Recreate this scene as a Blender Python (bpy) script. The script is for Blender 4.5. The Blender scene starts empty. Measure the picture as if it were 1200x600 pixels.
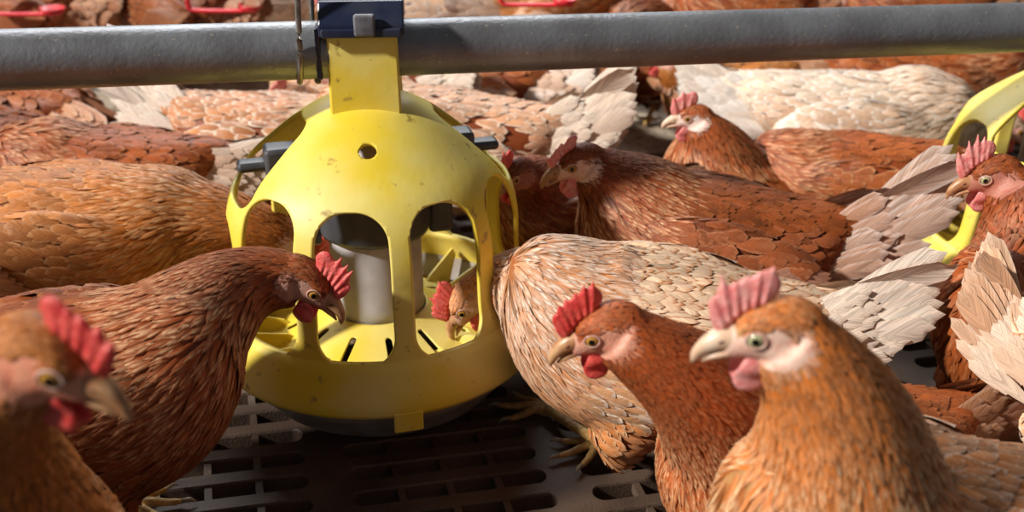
import bpy, bmesh, math, random
import numpy as np
from mathutils import Vector, Matrix, Euler
from mathutils.bvhtree import BVHTree

# ------------------------------------------------------------------ camera, world, light
scn = bpy.context.scene
F_PX, CAM_H, PITCH, ROLL = 1300.0, 0.80, math.radians(26.0), math.radians(2.4)
cd = bpy.data.cameras.new('camera'); cam = bpy.data.objects.new('camera', cd)
scn.collection.objects.link(cam); scn.camera = cam
cd.sensor_width = 36.0; cd.lens = 36.0 * F_PX / 1200.0; cd.clip_start = 0.05; cd.clip_end = 60
cam.matrix_world = (Matrix.Translation((0, 0, CAM_H)) @ Matrix.Rotation(math.pi/2 - PITCH, 4, 'X')
                    @ Matrix.Rotation(ROLL, 4, 'Z'))
cd.dof.use_dof = True; cd.dof.focus_distance = 1.17; cd.dof.aperture_fstop = 4.6
scn.view_settings.view_transform = 'Standard'; scn.view_settings.look = 'None'
scn.view_settings.exposure = 0.0; scn.view_settings.gamma = 1.0
scn.view_settings.use_curve_mapping = False

w = bpy.data.worlds.new('world'); scn.world = w; w.use_nodes = True
w.node_tree.nodes['Background'].inputs[0].default_value = (0.92, 0.95, 1.0, 1)
w.node_tree.nodes['Background'].inputs[1].default_value = 0.11

def look(o, target):
    d = Vector(target) - o.location
    o.rotation_euler = d.to_track_quat('-Z', 'Y').to_euler()
def sun(name, frm, strength, angle, col):
    l = bpy.data.lights.new(name, 'SUN'); l.energy = strength; l.angle = math.radians(angle); l.color = col
    o = bpy.data.objects.new(name, l); scn.collection.objects.link(o); o.location = frm; look(o, (0, 1.2, 0.2)); return o
def area(name, loc, target, sx, sy, power, col):
    l = bpy.data.lights.new(name, 'AREA'); l.shape = 'RECTANGLE'; l.size = sx; l.size_y = sy; l.energy = power; l.color = col
    o = bpy.data.objects.new(name, l); scn.collection.objects.link(o); o.location = loc; look(o, target); return o
sun('sun', (-3.6, -0.35, 2.7), 5.0, 4.0, (1.0, 0.95, 0.88))
area('window_daylight', (-1.2, 4.8, 3.2), (0.2, 1.4, 0.2), 3.4, 1.8, 170, (0.96, 0.98, 1.0))

# ------------------------------------------------------------------ helpers
RC = np.array(cam.matrix_world.to_3x3())
def ray(px, py):
    v = RC @ np.array([(px-600)/F_PX, (300-py)/F_PX, -1.0]); return v
def at_h(px, py, h):                     # world point under a line of sight at height h
    v = ray(px, py); t = (h-CAM_H)/v[2]; return np.array([v[0]*t, v[1]*t, h])
def at_d(px, py, d):                     # world point at depth d along the camera axis
    v = ray(px, py); return np.array([v[0]*d, v[1]*d, CAM_H+v[2]*d])

COL = scn.collection
def tag(o, label, cat, group=None):
    o['label'] = label; o['category'] = cat
    if group: o['group'] = group
    return o
def empty(name, loc, label, cat, group=None):
    o = bpy.data.objects.new(name, None); COL.objects.link(o); o.location = loc; o.empty_display_size = .05
    return tag(o, label, cat, group)
def mesh_obj(name, verts, faces, mats, parent=None, origin=(0, 0, 0), smooth=True, midx=None):
    verts = np.asarray(verts, dtype=float) - np.asarray(origin)
    me = bpy.data.meshes.new(name); me.from_pydata([tuple(v) for v in verts], [], [tuple(int(i) for i in f) for f in faces]); me.update()
    for m in (mats if isinstance(mats, (list, tuple)) else [mats]): me.materials.append(m)
    if smooth: me.shade_smooth()
    if midx is not None: me.polygons.foreach_set('material_index', np.asarray(midx, dtype=np.int32))
    o = bpy.data.objects.new(name, me); COL.objects.link(o)
    if parent: o.parent = parent
    else: o.location = origin
    return o
class MB:
    def __init__(s): s.v = []; s.f = []; s.m = []
    def add(s, v, f, m=0):
        b = len(s.v); s.v += [tuple(map(float, x)) for x in v]; s.f += [tuple(i+b for i in q) for q in f]; s.m += [m]*len(f); return s
    def xform(s, M):
        M = np.array(M); a = np.array(s.v); s.v = [tuple(x) for x in a @ M[:3, :3].T + M[:3, 3]]; return s
    def build(s, name, mats, parent=None, origin=(0, 0, 0), smooth=True):
        return mesh_obj(name, s.v, s.f, mats, parent, origin, smooth, s.m)
def loft(rings, cap=True, closed=True):
    n = len(rings[0]); v = [p for r in rings for p in r]; f = []
    for i in range(len(rings)-1):
        for j in range(n if closed else n-1):
            k = (j+1) % n; f.append((i*n+j, i*n+k, (i+1)*n+k, (i+1)*n+j))
    if cap:
        f.append(tuple(range(n))[::-1]); f.append(tuple((len(rings)-1)*n+j for j in range(n)))
    return v, f
def frame_of(t, up=(0, 0, 1)):
    t = np.array(t, float); t /= np.linalg.norm(t)
    s = np.cross(t, up)
    if np.linalg.norm(s) < 1e-4: s = np.cross(t, (0, 1, 0))
    s /= np.linalg.norm(s); u = np.cross(s, t); return t, s, u
def tube(path, radii, n=14, up=(0, 0, 1), sx=None):
    path = np.array(path, float); rings = []
    if np.isscalar(radii): radii = [radii]*len(path)
    for i, p in enumerate(path):
        a = path[max(i-1, 0)]; b = path[min(i+1, len(path)-1)]
        t, s, u = frame_of(b-a, up)
        rw = radii[i]; rh = rw if sx is None else sx[i]
        rings.append([p + s*rw*math.cos(q) + u*rh*math.sin(q) for q in np.linspace(0, 2*math.pi, n, endpoint=False)])
    return loft(rings)
def ellipsoid(c, r, M=None, nu=16, nv=10):
    v = []; f = []
    for i in range(nv+1):
        th = math.pi*i/nv
        for j in range(nu):
            ph = 2*math.pi*j/nu
            v.append(np.array([r[0]*math.sin(th)*math.cos(ph), r[1]*math.sin(th)*math.sin(ph), r[2]*math.cos(th)]))
    for i in range(nv):
        for j in range(nu):
            k = (j+1) % nu; f.append((i*nu+j, i*nu+k, (i+1)*nu+k, (i+1)*nu+j))
    v = np.array(v)
    if M is not None: v = v @ np.array(M)[:3, :3].T
    return v+np.array(c), f
def box(c, sz, M=None):
    v = np.array([(x, y, z) for x in (-1, 1) for y in (-1, 1) for z in (-1, 1)], float)*np.array(sz)/2
    if M is not None: v = v @ np.array(M)[:3, :3].T
    return v+np.array(c), [(0, 1, 3, 2), (4, 6, 7, 5), (0, 4, 5, 1), (2, 3, 7, 6), (0, 2, 6, 4), (1, 5, 7, 3)]
def rbox(name, c, sz, bev, mat, parent, seg=3):
    bm = bmesh.new(); v, f = box(c, sz); vs = [bm.verts.new(p) for p in v]
    for q in f: bm.faces.new([vs[i] for i in q])
    bmesh.ops.recalc_face_normals(bm, faces=bm.faces)
    bmesh.ops.bevel(bm, geom=bm.edges[:], offset=bev, segments=seg, affect='EDGES', profile=.5)
    me = bpy.data.meshes.new(name); bm.to_mesh(me); bm.free(); me.materials.append(mat); me.shade_smooth()
    o = bpy.data.objects.new(name, me); COL.objects.link(o)
    o.modifiers.new('wn', 'WEIGHTED_NORMAL').keep_sharp = False
    if parent: o.parent = parent
    return o
def catmull(pts, n):
    P = np.array(pts, float); P = np.vstack([2*P[0]-P[1], P, 2*P[-1]-P[-2]]); out = []
    m = len(P)-3
    for t in np.linspace(0, m, n):
        i = min(int(t), m-1); u = t-i; p0, p1, p2, p3 = P[i:i+4]
        out.append(.5*((2*p1)+(-p0+p2)*u+(2*p0-5*p1+4*p2-p3)*u*u+(-p0+3*p1-3*p2+p3)*u**3))
    return np.array(out)
def remeshed(mb, voxel, smooth=4, factor=.5):
    me = bpy.data.meshes.new('tmp'); me.from_pydata(mb.v, [], mb.f); me.update()
    bm = bmesh.new(); bm.from_mesh(me); bmesh.ops.recalc_face_normals(bm, faces=bm.faces); bm.to_mesh(me); bm.free()
    o = bpy.data.objects.new('tmp', me); COL.objects.link(o)
    r = o.modifiers.new('r', 'REMESH'); r.mode = 'VOXEL'; r.voxel_size = voxel
    if smooth:
        s = o.modifiers.new('s', 'SMOOTH'); s.iterations = smooth; s.factor = factor
    dg = bpy.context.evaluated_depsgraph_get(); ev = o.evaluated_get(dg)
    m2 = bpy.data.meshes.new_from_object(ev, preserve_all_data_layers=False, depsgraph=dg)
    bpy.data.objects.remove(o); bpy.data.meshes.remove(me); m2.shade_smooth(); return m2

# ------------------------------------------------------------------ materials
def mat(name, col=(.5, .5, .5), rough=.5, metal=0.0, **kw):
    m = bpy.data.materials.new(name); m.use_nodes = True; nt = m.node_tree
    b = nt.nodes['Principled BSDF']; b.inputs['Base Color'].default_value = (*col, 1)
    b.inputs['Roughness'].default_value = rough; b.inputs['Metallic'].default_value = metal
    for k, v in kw.items(): b.inputs[k].default_value = v
    return m
def nd(m, typ, **kw):
    n = m.node_tree.nodes.new(typ)
    for k, v in kw.items(): setattr(n, k, v)
    return n
def lk(m, a, b): m.node_tree.links.new(a, b)
def mathn(m, op, a, b=None, c=None, clamp=False):
    n = nd(m, 'ShaderNodeMath', operation=op, use_clamp=clamp)
    for i, x in enumerate((a, b, c)):
        if x is None: continue
        if isinstance(x, (int, float)): n.inputs[i].default_value = x
        else: lk(m, x, n.inputs[i])
    return n.outputs[0]
def mixc(m, f, a, b, blend='MIX'):
    n = nd(m, 'ShaderNodeMix', data_type='RGBA', blend_type=blend)
    for s, x in ((n.inputs[0], f), (n.inputs[6], a), (n.inputs[7], b)):
        if isinstance(x, (int, float)): s.default_value = x
        elif isinstance(x, tuple): s.default_value = (*x, 1) if len(x) == 3 else x
        else: lk(m, x, s)
    return n.outputs[2]
def sstep(m, x, a, b):
    n = nd(m, 'ShaderNodeMapRange', interpolation_type='SMOOTHSTEP'); n.inputs[1].default_value = a; n.inputs[2].default_value = b
    lk(m, x, n.inputs[0]); return n.outputs[0]
def noise_mat(name, c1, c2, scale, rough, rng=(.35, .65), bump=0.0, bscale=None, detail=6, metal=0.0, c3=None, s3=40, r3=(.6, .7), **kw):
    m = mat(name, c1, rough, metal, **kw); b = m.node_tree.nodes['Principled BSDF']
    tc = nd(m, 'ShaderNodeTexCoord'); n = nd(m, 'ShaderNodeTexNoise'); n.inputs['Scale'].default_value = scale; n.inputs['Detail'].default_value = detail
    lk(m, tc.outputs['Object'], n.inputs['Vector'])
    f = sstep(m, n.outputs[0], *rng); c = mixc(m, f, c1, c2)
    if c3:
        n3 = nd(m, 'ShaderNodeTexNoise'); n3.inputs['Scale'].default_value = s3; n3.inputs['Detail'].default_value = 3
        lk(m, tc.outputs['Object'], n3.inputs['Vector']); c = mixc(m, sstep(m, n3.outputs[0], *r3), c, c3)
    lk(m, c, b.inputs['Base Color'])
    if bump:
        n2 = nd(m, 'ShaderNodeTexNoise'); n2.inputs['Scale'].default_value = bscale or scale*3; n2.inputs['Detail'].default_value = 5
        lk(m, tc.outputs['Object'], n2.inputs['Vector'])
        bp = nd(m, 'ShaderNodeBump'); bp.inputs['Strength'].default_value = bump; bp.inputs['Distance'].default_value = .002
        lk(m, n2.outputs[0], bp.inputs['Height']); lk(m, bp.outputs[0], b.inputs['Normal'])
    return m

def feather_material():
    m = mat('feather', (.4, .1, .03), .5); b = m.node_tree.nodes['Principled BSDF']
    b.inputs['Specular IOR Level'].default_value = .28
    c1 = nd(m, 'ShaderNodeAttribute', attribute_name='fcol').outputs['Color']
    c2 = nd(m, 'ShaderNodeAttribute', attribute_name='fedge').outputs['Color']
    sp = nd(m, 'ShaderNodeSeparateColor'); lk(m, nd(m, 'ShaderNodeAttribute', attribute_name='fpar').outputs['Color'], sp.inputs[0])
    rnd, edge, shaft = sp.outputs[0], sp.outputs[1], sp.outputs[2]
    uv = nd(m, 'ShaderNodeUVMap', uv_map='UVMap').outputs[0]
    sx = nd(m, 'ShaderNodeSeparateXYZ'); lk(m, uv, sx.inputs[0]); u, v = sx.outputs[0], sx.outputs[1]
    au = mathn(m, 'ABSOLUTE', mathn(m, 'SUBTRACT', mathn(m, 'MULTIPLY', u, 2.0), 1.0))
    # barbs run out from the shaft towards the tip
    cb = nd(m, 'ShaderNodeCombineXYZ'); lk(m, mathn(m, 'MULTIPLY', mathn(m, 'SUBTRACT', v, mathn(m, 'MULTIPLY', au, .35)), 34.0), cb.inputs[0])
    lk(m, mathn(m, 'MULTIPLY', au, .7), cb.inputs[1]); lk(m, mathn(m, 'MULTIPLY', rnd, 60.0), cb.inputs[2])
    nz = nd(m, 'ShaderNodeTexNoise'); nz.inputs['Scale'].default_value = 1.0; nz.inputs['Detail'].default_value = 3; lk(m, cb.outputs[0], nz.inputs['Vector'])
    wob = mathn(m, 'MULTIPLY', mathn(m, 'SUBTRACT', nz.outputs[0], .5), .45)
    ef = mathn(m, 'MAXIMUM', sstep(m, mathn(m, 'ADD', au, wob), .55, .95), sstep(m, mathn(m, 'ADD', v, mathn(m, 'MULTIPLY', wob, .5)), .78, .97))
    ef = mathn(m, 'MULTIPLY', ef, edge)
    sf = mathn(m, 'MULTIPLY', mathn(m, 'SUBTRACT', 1.0, sstep(m, au, .15, .75)), mathn(m, 'MULTIPLY', sstep(m, v, .35, .8), shaft))
    f = mathn(m, 'MAXIMUM', ef, sf, clamp=True)
    c = mixc(m, f, c1, c2)
    tone = nd(m, 'ShaderNodeMapRange'); lk(m, nz.outputs[0], tone.inputs[0]); tone.inputs[1].default_value = .3; tone.inputs[2].default_value = .7
    tone.inputs[3].default_value = .58; tone.inputs[4].default_value = 1.3
    c = mixc(m, 1.0, c, tone.outputs[0], 'MULTIPLY')
    lk(m, c, b.inputs['Base Color'])
    bp = nd(m, 'ShaderNodeBump'); bp.inputs['Strength'].default_value = .35; bp.inputs['Distance'].default_value = .0006
    lk(m, nz.outputs[0], bp.inputs['Height']); lk(m, bp.outputs[0], b.inputs['Normal'])
    return m
FEATHER = feather_material()
def skin_material():
    m = mat('hen_skin', (.7, .4, .3), .5); b = m.node_tree.nodes['Principled BSDF']
    c1 = nd(m, 'ShaderNodeAttribute', attribute_name='fcol').outputs['Color']
    tc = nd(m, 'ShaderNodeTexCoord'); n = nd(m, 'ShaderNodeTexNoise'); n.inputs['Scale'].default_value = 160; n.inputs['Detail'].default_value = 5
    lk(m, tc.outputs['Object'], n.inputs['Vector'])
    c = mixc(m, mathn(m, 'MULTIPLY', sstep(m, n.outputs[0], .45, .7), .55), c1, mixc(m, 1.0, c1, (.95, .55, .48), 'MULTIPLY')); lk(m, c, b.inputs['Base Color'])
    v = nd(m, 'ShaderNodeTexVoronoi'); v.inputs['Scale'].default_value = 600; lk(m, tc.outputs['Object'], v.inputs['Vector'])
    bp = nd(m, 'ShaderNodeBump'); bp.inputs['Strength'].default_value = .5; bp.inputs['Distance'].default_value = .0008
    lk(m, v.outputs['Distance'], bp.inputs['Height']); lk(m, bp.outputs[0], b.inputs['Normal'])
    b.inputs['Subsurface Weight'].default_value = .1; b.inputs['Subsurface Radius'].default_value = (.004, .0015, .001); b.inputs['Subsurface Scale'].default_value = 1
    return m
SKIN = skin_material()
def flesh(name, a, b_):
    m = noise_mat(name, a, b_, 110, .42, (.35, .65), bump=.6, bscale=420)
    b = m.node_tree.nodes['Principled BSDF']; b.inputs['Subsurface Weight'].default_value = .25
    b.inputs['Subsurface Radius'].default_value = (.006, .0015, .001); b.inputs['Subsurface Scale'].default_value = 1
    return m
COMB_RED = flesh('comb_red', (.62, .045, .04), (.72, .10, .08))
COMB_PINK = flesh('comb_pink', (.80, .22, .21), (.88, .40, .36))
COMB_MID = flesh('comb_rose', (.75, .09, .08), (.80, .17, .15))
BEAK = noise_mat('beak_horn', (.68, .40, .20), (.38, .16, .07), 70, .35)
BEAK_PALE = noise_mat('beak_pale', (.82, .62, .46), (.70, .42, .26), 60, .35)
BEAK_DARK = noise_mat('beak_brown', (.36, .17, .07), (.50, .26, .12), 60, .35)
NOSTRIL = mat('nostril', (.08, .02, .015), .7)
IRIS_A = mat('iris_amber', (.45, .22, .04), .12); IRIS_P = mat('iris_olive', (.42, .40, .22), .12)
PUPIL = mat('pupil', (.006, .005, .005), .06); LID = noise_mat('eyelid', (.72, .48, .40), (.62, .32, .25), 300, .5)
LOBE = noise_mat('earlobe', (.80, .62, .60), (.72, .40, .38), 150, .5)
LEG = noise_mat('shank_yellow', (.58, .36, .11), (.40, .22, .07), 120, .5, bump=.8, bscale=260)
CLAW = mat('claw', (.35, .27, .18), .4)
YELLOW = noise_mat('feeder_yellow', (.84, .62, .035), (.86, .73, .22), 9, .48, (.35, .7), c3=(.42, .29, .06), s3=55, r3=(.64, .76), bump=.15, bscale=90)
GREYP = noise_mat('feeder_grey', (.56, .54, .57), (.44, .41, .41), 18, .45, bump=.1, c3=(.5, .47, .43), s3=60, r3=(.6, .7))
DGREY = noise_mat('feeder_dark_grey', (.055, .058, .068), (.09, .09, .10), 25, .42)
PAN = noise_mat('pan_grey', (.36, .34, .34), (.24, .20, .17), 20, .5)
NAVY = noise_mat('clamp_navy', (.012, .018, .05), (.03, .035, .06), 30, .32)
LATCH = noise_mat('latch_grey', (.20, .20, .23), (.10, .10, .11), 60, .4)
FEED = noise_mat('feed_meal', (.30, .21, .11), (.16, .10, .05), 260, .9, bump=1.0, bscale=300)
WIRE = noise_mat('wire_steel', (.34, .33, .32), (.20, .17, .13), 60, .38, metal=.8)
RED = noise_mat('drinker_red', (.75, .03, .045), (.62, .02, .03), 14, .35)

def pipe_material():
    m = noise_mat('galvanised_pipe', (.30, .31, .33), (.20, .20, .21), 14, .42, (.3, .7), metal=.55, bump=.35, bscale=160, c3=(.46, .42, .34), s3=170, r3=(.66, .74))
    return m
PIPE = pipe_material()
SLAT = noise_mat('slat_plastic', (.115, .074, .050), (.062, .038, .026), 10, .55, (.35, .65), bump=.5, bscale=420, c3=(.05, .032, .022), s3=420, r3=(.60, .66))
LITTER = noise_mat('litter', (.52, .43, .33), (.34, .26, .19), 12, .95, bump=1, bscale=90, c3=(.12, .08, .05), s3=60, r3=(.55, .7))
PIT = noise_mat('manure_pit', (.030, .022, .017), (.018, .012, .009), 10, .95, bump=1, bscale=60)

# ------------------------------------------------------------------ setting
PIPE_A = math.radians(15.6)                      # the feeding line runs away to the right
FX0 = at_h(446, 388, .09)                        # feeder axis foot
PIPE_Z = .457
ux, uy = math.cos(PIPE_A), math.sin(PIPE_A)
def slat_floor():
    gp, rp, L, Wd = .27, .046, .226, .0255
    base = at_h(500, 545, 0)
    V = []; Fc = []
    n = 28
    st = []
    for k in range(n):
        a = 2*math.pi*(k+.5)/n; c, s = math.cos(a), math.sin(a)
        st.append(((L-Wd)/2*(1 if c > 0 else -1)+Wd/2*c*1.0, Wd/2*s))
    st = np.array(st)
    # match outer rectangle points
    ot = []
    for k in range(n):
        x, y = st[k]
        if abs(x) < (L-Wd)/2+Wd/2*.75: ot.append((x, math.copysign(rp/2, y)))
        else: ot.append((math.copysign(gp/2, x), y*rp/Wd))
    ot = np.array(ot)
    # corners
    for sx in (-1, 1):
        for sy in (-1, 1):
            d = np.hypot(ot[:, 0]-sx*gp/2, ot[:, 1]-sy*rp/2); ot[d.argmin()] = (sx*gp/2, sy*rp/2)
    tv = [(x, y, 0) for x, y in ot]+[(x, y, 0) for x, y in st*np.array([1.006, 1.10])]+[(x, y, -.0025) for x, y in st]+[(x, y, -.022) for x, y in st*np.array([1, .9])]
    tf = []
    for r in range(3):
        for k in range(n):
            j = (k+1) % n; tf.append((r*n+k, r*n+j, (r+1)*n+j, (r+1)*n+k))
    for xb in (-L/4, 0, L/4):
        v, f = box((xb, 0, -.009), (.0085, Wd+.002, .012)); b0 = len(tv); tv += [tuple(p) for p in v]; tf += [tuple(i+b0 for i in q) for q in f]
    tv = np.array(tv)
    R = np.array([[ux, -uy, 0], [uy, ux, 0], [0, 0, 1]])
    nv = 0
    for i in range(-6, 7):
        for j in range(-16, 21):
            o = base + R @ np.array([i*gp+.02, j*rp, 0])
            if o[1] < .25 or abs(o[0]) > 1.5: continue
            V.append(tv @ R.T + o); Fc += [tuple(q+nv for q in f) for f in tf]; nv += len(tv)
    V = np.vstack(V)
    o = mesh_obj('slatted_floor', V, Fc, SLAT, smooth=False); o['kind'] = 'structure'
    far = base + R @ np.array([0, 20.5*rp, 0])
    c = [far + R @ np.array(p) for p in ((-6, 0, -.004), (8, 0, -.004), (8, 9, -.004), (-6, 9, -.004))]
    N = 90; g = []
    rs = np.random.RandomState(4)
    for a in range(N+1):
        for b in range(N+1):
            p = far + R @ np.array([-6+14*a/N, 9*(b/N)**1.6, -.004]); p[2] += rs.rand()*.006; g.append(p)
    fl = mesh_obj('floor', g, [(a*(N+1)+b, (a+1)*(N+1)+b, (a+1)*(N+1)+b+1, a*(N+1)+b+1) for a in range(N) for b in range(N)], LITTER)
    fl['kind'] = 'structure'
    p = mesh_obj('floor_pit', [(-4, -1, -.30), (4, -1, -.30), (4, 4, -.30), (-4, 4, -.30)], [(0, 1, 2, 3)], PIT, smooth=False); p['kind'] = 'structure'
slat_floor()

# ------------------------------------------------------------------ feeder line
def pipe_pt(s): return np.array([FX0[0]+ux*s, FX0[1]+uy*s, PIPE_Z])
v, f = tube([pipe_pt(s) for s in np.linspace(-1.6, 3.2, 40)], .0320, 40)
po = mesh_obj('feed_pipe', v, f, PIPE, origin=pipe_pt(0)); tag(po, 'long galvanised grey steel pipe crossing the picture above the hens', 'pipe')

def clip_shell(surf, fld, na, ns, s0, s1):
    """polygons of surf(az, s) where fld(az, s) > 0"""
    A = np.linspace(0, 2*math.pi, na+1); S = np.linspace(s0, s1, ns+1)
    key = {}; V = []; Fc = []
    def vid(a, s):
        k = (round((a % (2*math.pi))*2e4) % round(2*math.pi*2e4), round(s*1e5))
        if k not in key: key[k] = len(V); V.append(surf(a, s))
        return key[k]
    Fv = np.array([[fld(a, s) for s in S] for a in A])
    for i in range(na):
        for j in range(ns):
            q = [(A[i], S[j], Fv[i, j]), (A[i+1], S[j], Fv[i+1, j]), (A[i+1], S[j+1], Fv[i+1, j+1]), (A[i], S[j+1], Fv[i, j+1])]
            if all(x[2] <= 0 for x in q): continue
            out = []
            for k in range(4):
                p, r = q[k], q[(k+1) % 4]
                if p[2] > 0: out.append(p)
                if (p[2] > 0) != (r[2] > 0):
                    t = p[2]/(p[2]-r[2]); out.append((p[0]+(r[0]-p[0])*t, p[1]+(r[1]-p[1])*t, 0))
            ids = []
            for p in out:
                w_ = vid(p[0], p[1])
                if w_ not in ids: ids.append(w_)
            if len(ids) >= 3: Fc.append(ids)
    return V, Fc

PROF = [(.034, .309), (.055, .302), (.085, .284), (.118, .258), (.146, .232), (.163, .203), (.171, .170), (.172, .135), (.174, .095), (.180, .056)]
PR = catmull(PROF, 200); PL = np.concatenate([[0], np.cumsum(np.linalg.norm(np.diff(PR, axis=0), axis=1))])
def prof(s): return np.interp(s, PL, PR[:, 0]), np.interp(s, PL, PR[:, 1])
STOT = PL[-1]
def sfromz(z): return float(np.interp(-z, -PR[:, 1], PL))
def rbsdf(x, y, hx, hy, r):
    qx, qy = abs(x)-hx+r, abs(y)-hy+r
    return math.hypot(max(qx, 0), max(qy, 0))+min(max(qx, qy), 0)-r
RIB0 = math.radians(17.5); STEP = math.radians(36)
s_top = sfromz(.229); s_lo = STOT
def feeder_field(az, s):
    f = 1.0; R, z = prof(s)
    Rw = .55*R+.45*.168
    for k in range(10):
        c = RIB0+STEP*(k+.5); d = (az-c+math.pi) % (2*math.pi)-math.pi
        if abs(d) > STEP*1.1: continue
        side = k in (2, 7)
        top = sfromz(.180) if side else s_top
        x = d*Rw; hx = STEP/2*Rw-.0115
        mid = (top+s_lo)/2; hy = (s_lo-top)/2
        r = min(.034 if s < mid else .034, hx-.001)
        f = min(f, rbsdf(x, s-mid, hx, hy, r))
        if side:
            t2 = sfromz(.291); b2 = sfromz(.206); m2 = (t2+b2)/2
            f = min(f, rbsdf(d*.13, s-m2, math.radians(23)*.13, (b2-t2)/2, .022))
    if s < .14:        # round opening on the front slope of the hood
        for c0 in (math.radians(7),):
            d = (az-c0+math.pi) % (2*math.pi)-math.pi
            f = min(f, math.hypot(d*R, s-sfromz(.277))-.010)
    return f

def build_feeder(loc, tilt, label):
    t = empty('pan_feeder', tuple(loc), label, 'feeder')
    # hood and ribs
    V, Fc = clip_shell(lambda a, s: (prof(s)[0]*math.sin(a), -prof(s)[0]*math.cos(a), prof(s)[1]), feeder_field, 300, 84, 0, STOT)
    o = mesh_obj('hood', V, Fc, YELLOW, t)
    m = o.modifiers.new('sol', 'SOLIDIFY'); m.thickness = .0052; m.offset = 0
    # rim ring of the hood
    rp = [(.176, .062), (.183, .062), (.188, .052), (.1955, .032), (.2015, .018), (.2030, .008), (.2015, .003), (.1975, .003), (.197, .012), (.189, .030), (.182, .050), (.176, .056)]
    n = 140
    rings = [[(r*math.sin(a), -r*math.cos(a), z) for r, z in rp] for a in np.linspace(0, 2*math.pi, n, endpoint=False)]
    vv = [p for r in rings for p in r]; k = len(rp); ff = []
    for i in range(n):
        j = (i+1) % n
        for q in range(k):
            q2 = (q+1) % k; ff.append((i*k+q, j*k+q, j*k+q2, i*k+q2))
    rim = mesh_obj('rim_ring', vv, ff, YELLOW, t)
    for a in (16, 136, 256):
        Rz = Matrix.Rotation(math.radians(a), 4, 'Z')
        tb = rbox('rim_tab', (0, -.201, -.004), (.033, .005, .026), .0022, YELLOW, None); tb.data.transform(Rz); tb.parent = rim
    # neck box that saddles the pipe
    nk = empty('tmp', (0, 0, 0), '', '')
    bpy.data.objects.remove(nk)
    bm = MB()
    M = Matrix.Rotation(PIPE_A-math.radians(10), 4, 'Z')
    def plate(y0, y1, z0, z1, w0, w1):
        vs = [(-w0/2, y0, z0), (w0/2, y0, z0), (w0/2, y1, z0), (-w0/2, y1, z0), (-w1/2, y0, z1), (w1/2, y0, z1), (w1/2, y1, z1), (-w1/2, y1, z1)]
        return vs, [(0, 3, 2, 1), (4, 5, 6, 7), (0, 1, 5, 4), (1, 2, 6, 5), (2, 3, 7, 6), (3, 0, 4, 7)]
    bm.add(*plate(-.044, -.036, .270, .402, .080, .076))
    bm.add(*plate(.036, .044, .285, .402, .080, .076))
    bm.add(*plate(-.037, .037, .285, .330, .076, .076))
    bm.xform(M)
    b2 = bmesh.new(); vs = [b2.verts.new(p) for p in bm.v]
    for q in bm.f: b2.faces.new([vs[i] for i in q])
    bmesh.ops.recalc_face_normals(b2, faces=b2.faces)
    bmesh.ops.bevel(b2, geom=b2.edges[:], offset=.0025, segments=3, affect='EDGES')
    me = bpy.data.meshes.new('neck_box'); b2.to_mesh(me); b2.free(); me.materials.append(YELLOW); me.shade_smooth()
    nb = bpy.data.objects.new('neck_box', me); COL.objects.link(nb); nb.parent = t; nb.modifiers.new('wn', 'WEIGHTED_NORMAL')
    # clamp on top of the pipe
    cl = MB()
    prof2 = [(-.050, .392), (-.050, .405), (-.036, .428), (.036, .428), (.050, .405), (.050, .392), (.040, .392), (.034, .402), (-.034, .402), (-.040, .392)]
    for s_, w_ in ((0, 1),):
        rr = [[(x, y, z) for y, z in prof2] for x in (-.046, -.043, .043, .046)]
        v, f = loft(rr); cl.add(v, f)
    cl.add(*box((-.048, -.030, .372), (.006, .030, .058)))
    cl.xform(M); co = cl.build('clamp', NAVY, t, smooth=False)
    bv = co.modifiers.new('b', 'BEVEL'); bv.width = .0022; bv.segments = 2
    la = rbox('latch', (.004, -.0535, .406), (.023, .009, .024), .003, LATCH, None); la.data.transform(M); la.parent = co
    la2 = rbox('hinge_bar', (0, -.0515, .397), (.086, .006, .010), .002, NAVY, None); la2.data.transform(M); la2.parent = co
    # drop tube, collar, brackets
    def turn(name, pts, m_, n=64, par=t):
        rr = [[(r*math.sin(a), -r*math.cos(a), z) for a in np.linspace(0, 2*math.pi, n, endpoint=False)] for r, z in pts]
        v, f = loft(rr, cap=False); return mesh_obj(name, v, f, m_, par)
    turn('drop_tube', [(.056, .150), (.056, .10), (.0565, .055), (.058, .030), (.055, .030), (.0535, .06), (.053, .150)], GREYP)
    co2 = turn('collar', [(.030, .230), (.050, .226), (.066, .214), (.068, .200), (.068, .152), (.0655, .146), (.060, .146), (.060, .20)], DGREY)
    for a in (-73, 106):
        Rz = Matrix.Rotation(math.radians(a), 4, 'Z')
        b = rbox('bracket', (0, -.098, .243), (.034, .050, .036), .006, DGREY, None); b.data.transform(Rz); b.parent = co2
        b = rbox('bracket_lug', (0, -.136, .240), (.024, .036, .012), .0055, DGREY, None); b.data.transform(Rz); b.parent = co2
        b = rbox('bracket_strut', (0, -.080, .185), (.030, .030, .10), .006, DGREY, None); b.data.transform(Rz); b.parent = co2
    turn('winch_core', [(.001, .312), (.013, .311), (.013, .26), (.03, .235)], GREYP, 24)
    # cone with slots and fins
    def conef(az, s):
        d = ((az*180/math.pi) % 30)-15; r = .058+s
        return min(1, rbsdf(math.radians(d)*r, s-.038, .0042, .019, .004))
    V, Fc = clip_shell(lambda a, s: ((.058+s)*math.sin(a), -(.058+s)*math.cos(a), .040-s*.42), conef, 240, 26, 0, .078)
    cn = mesh_obj('slotted_cone', V, Fc, YELLOW, t); m = cn.modifiers.new('sol', 'SOLIDIFY'); m.thickness = .003
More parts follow.
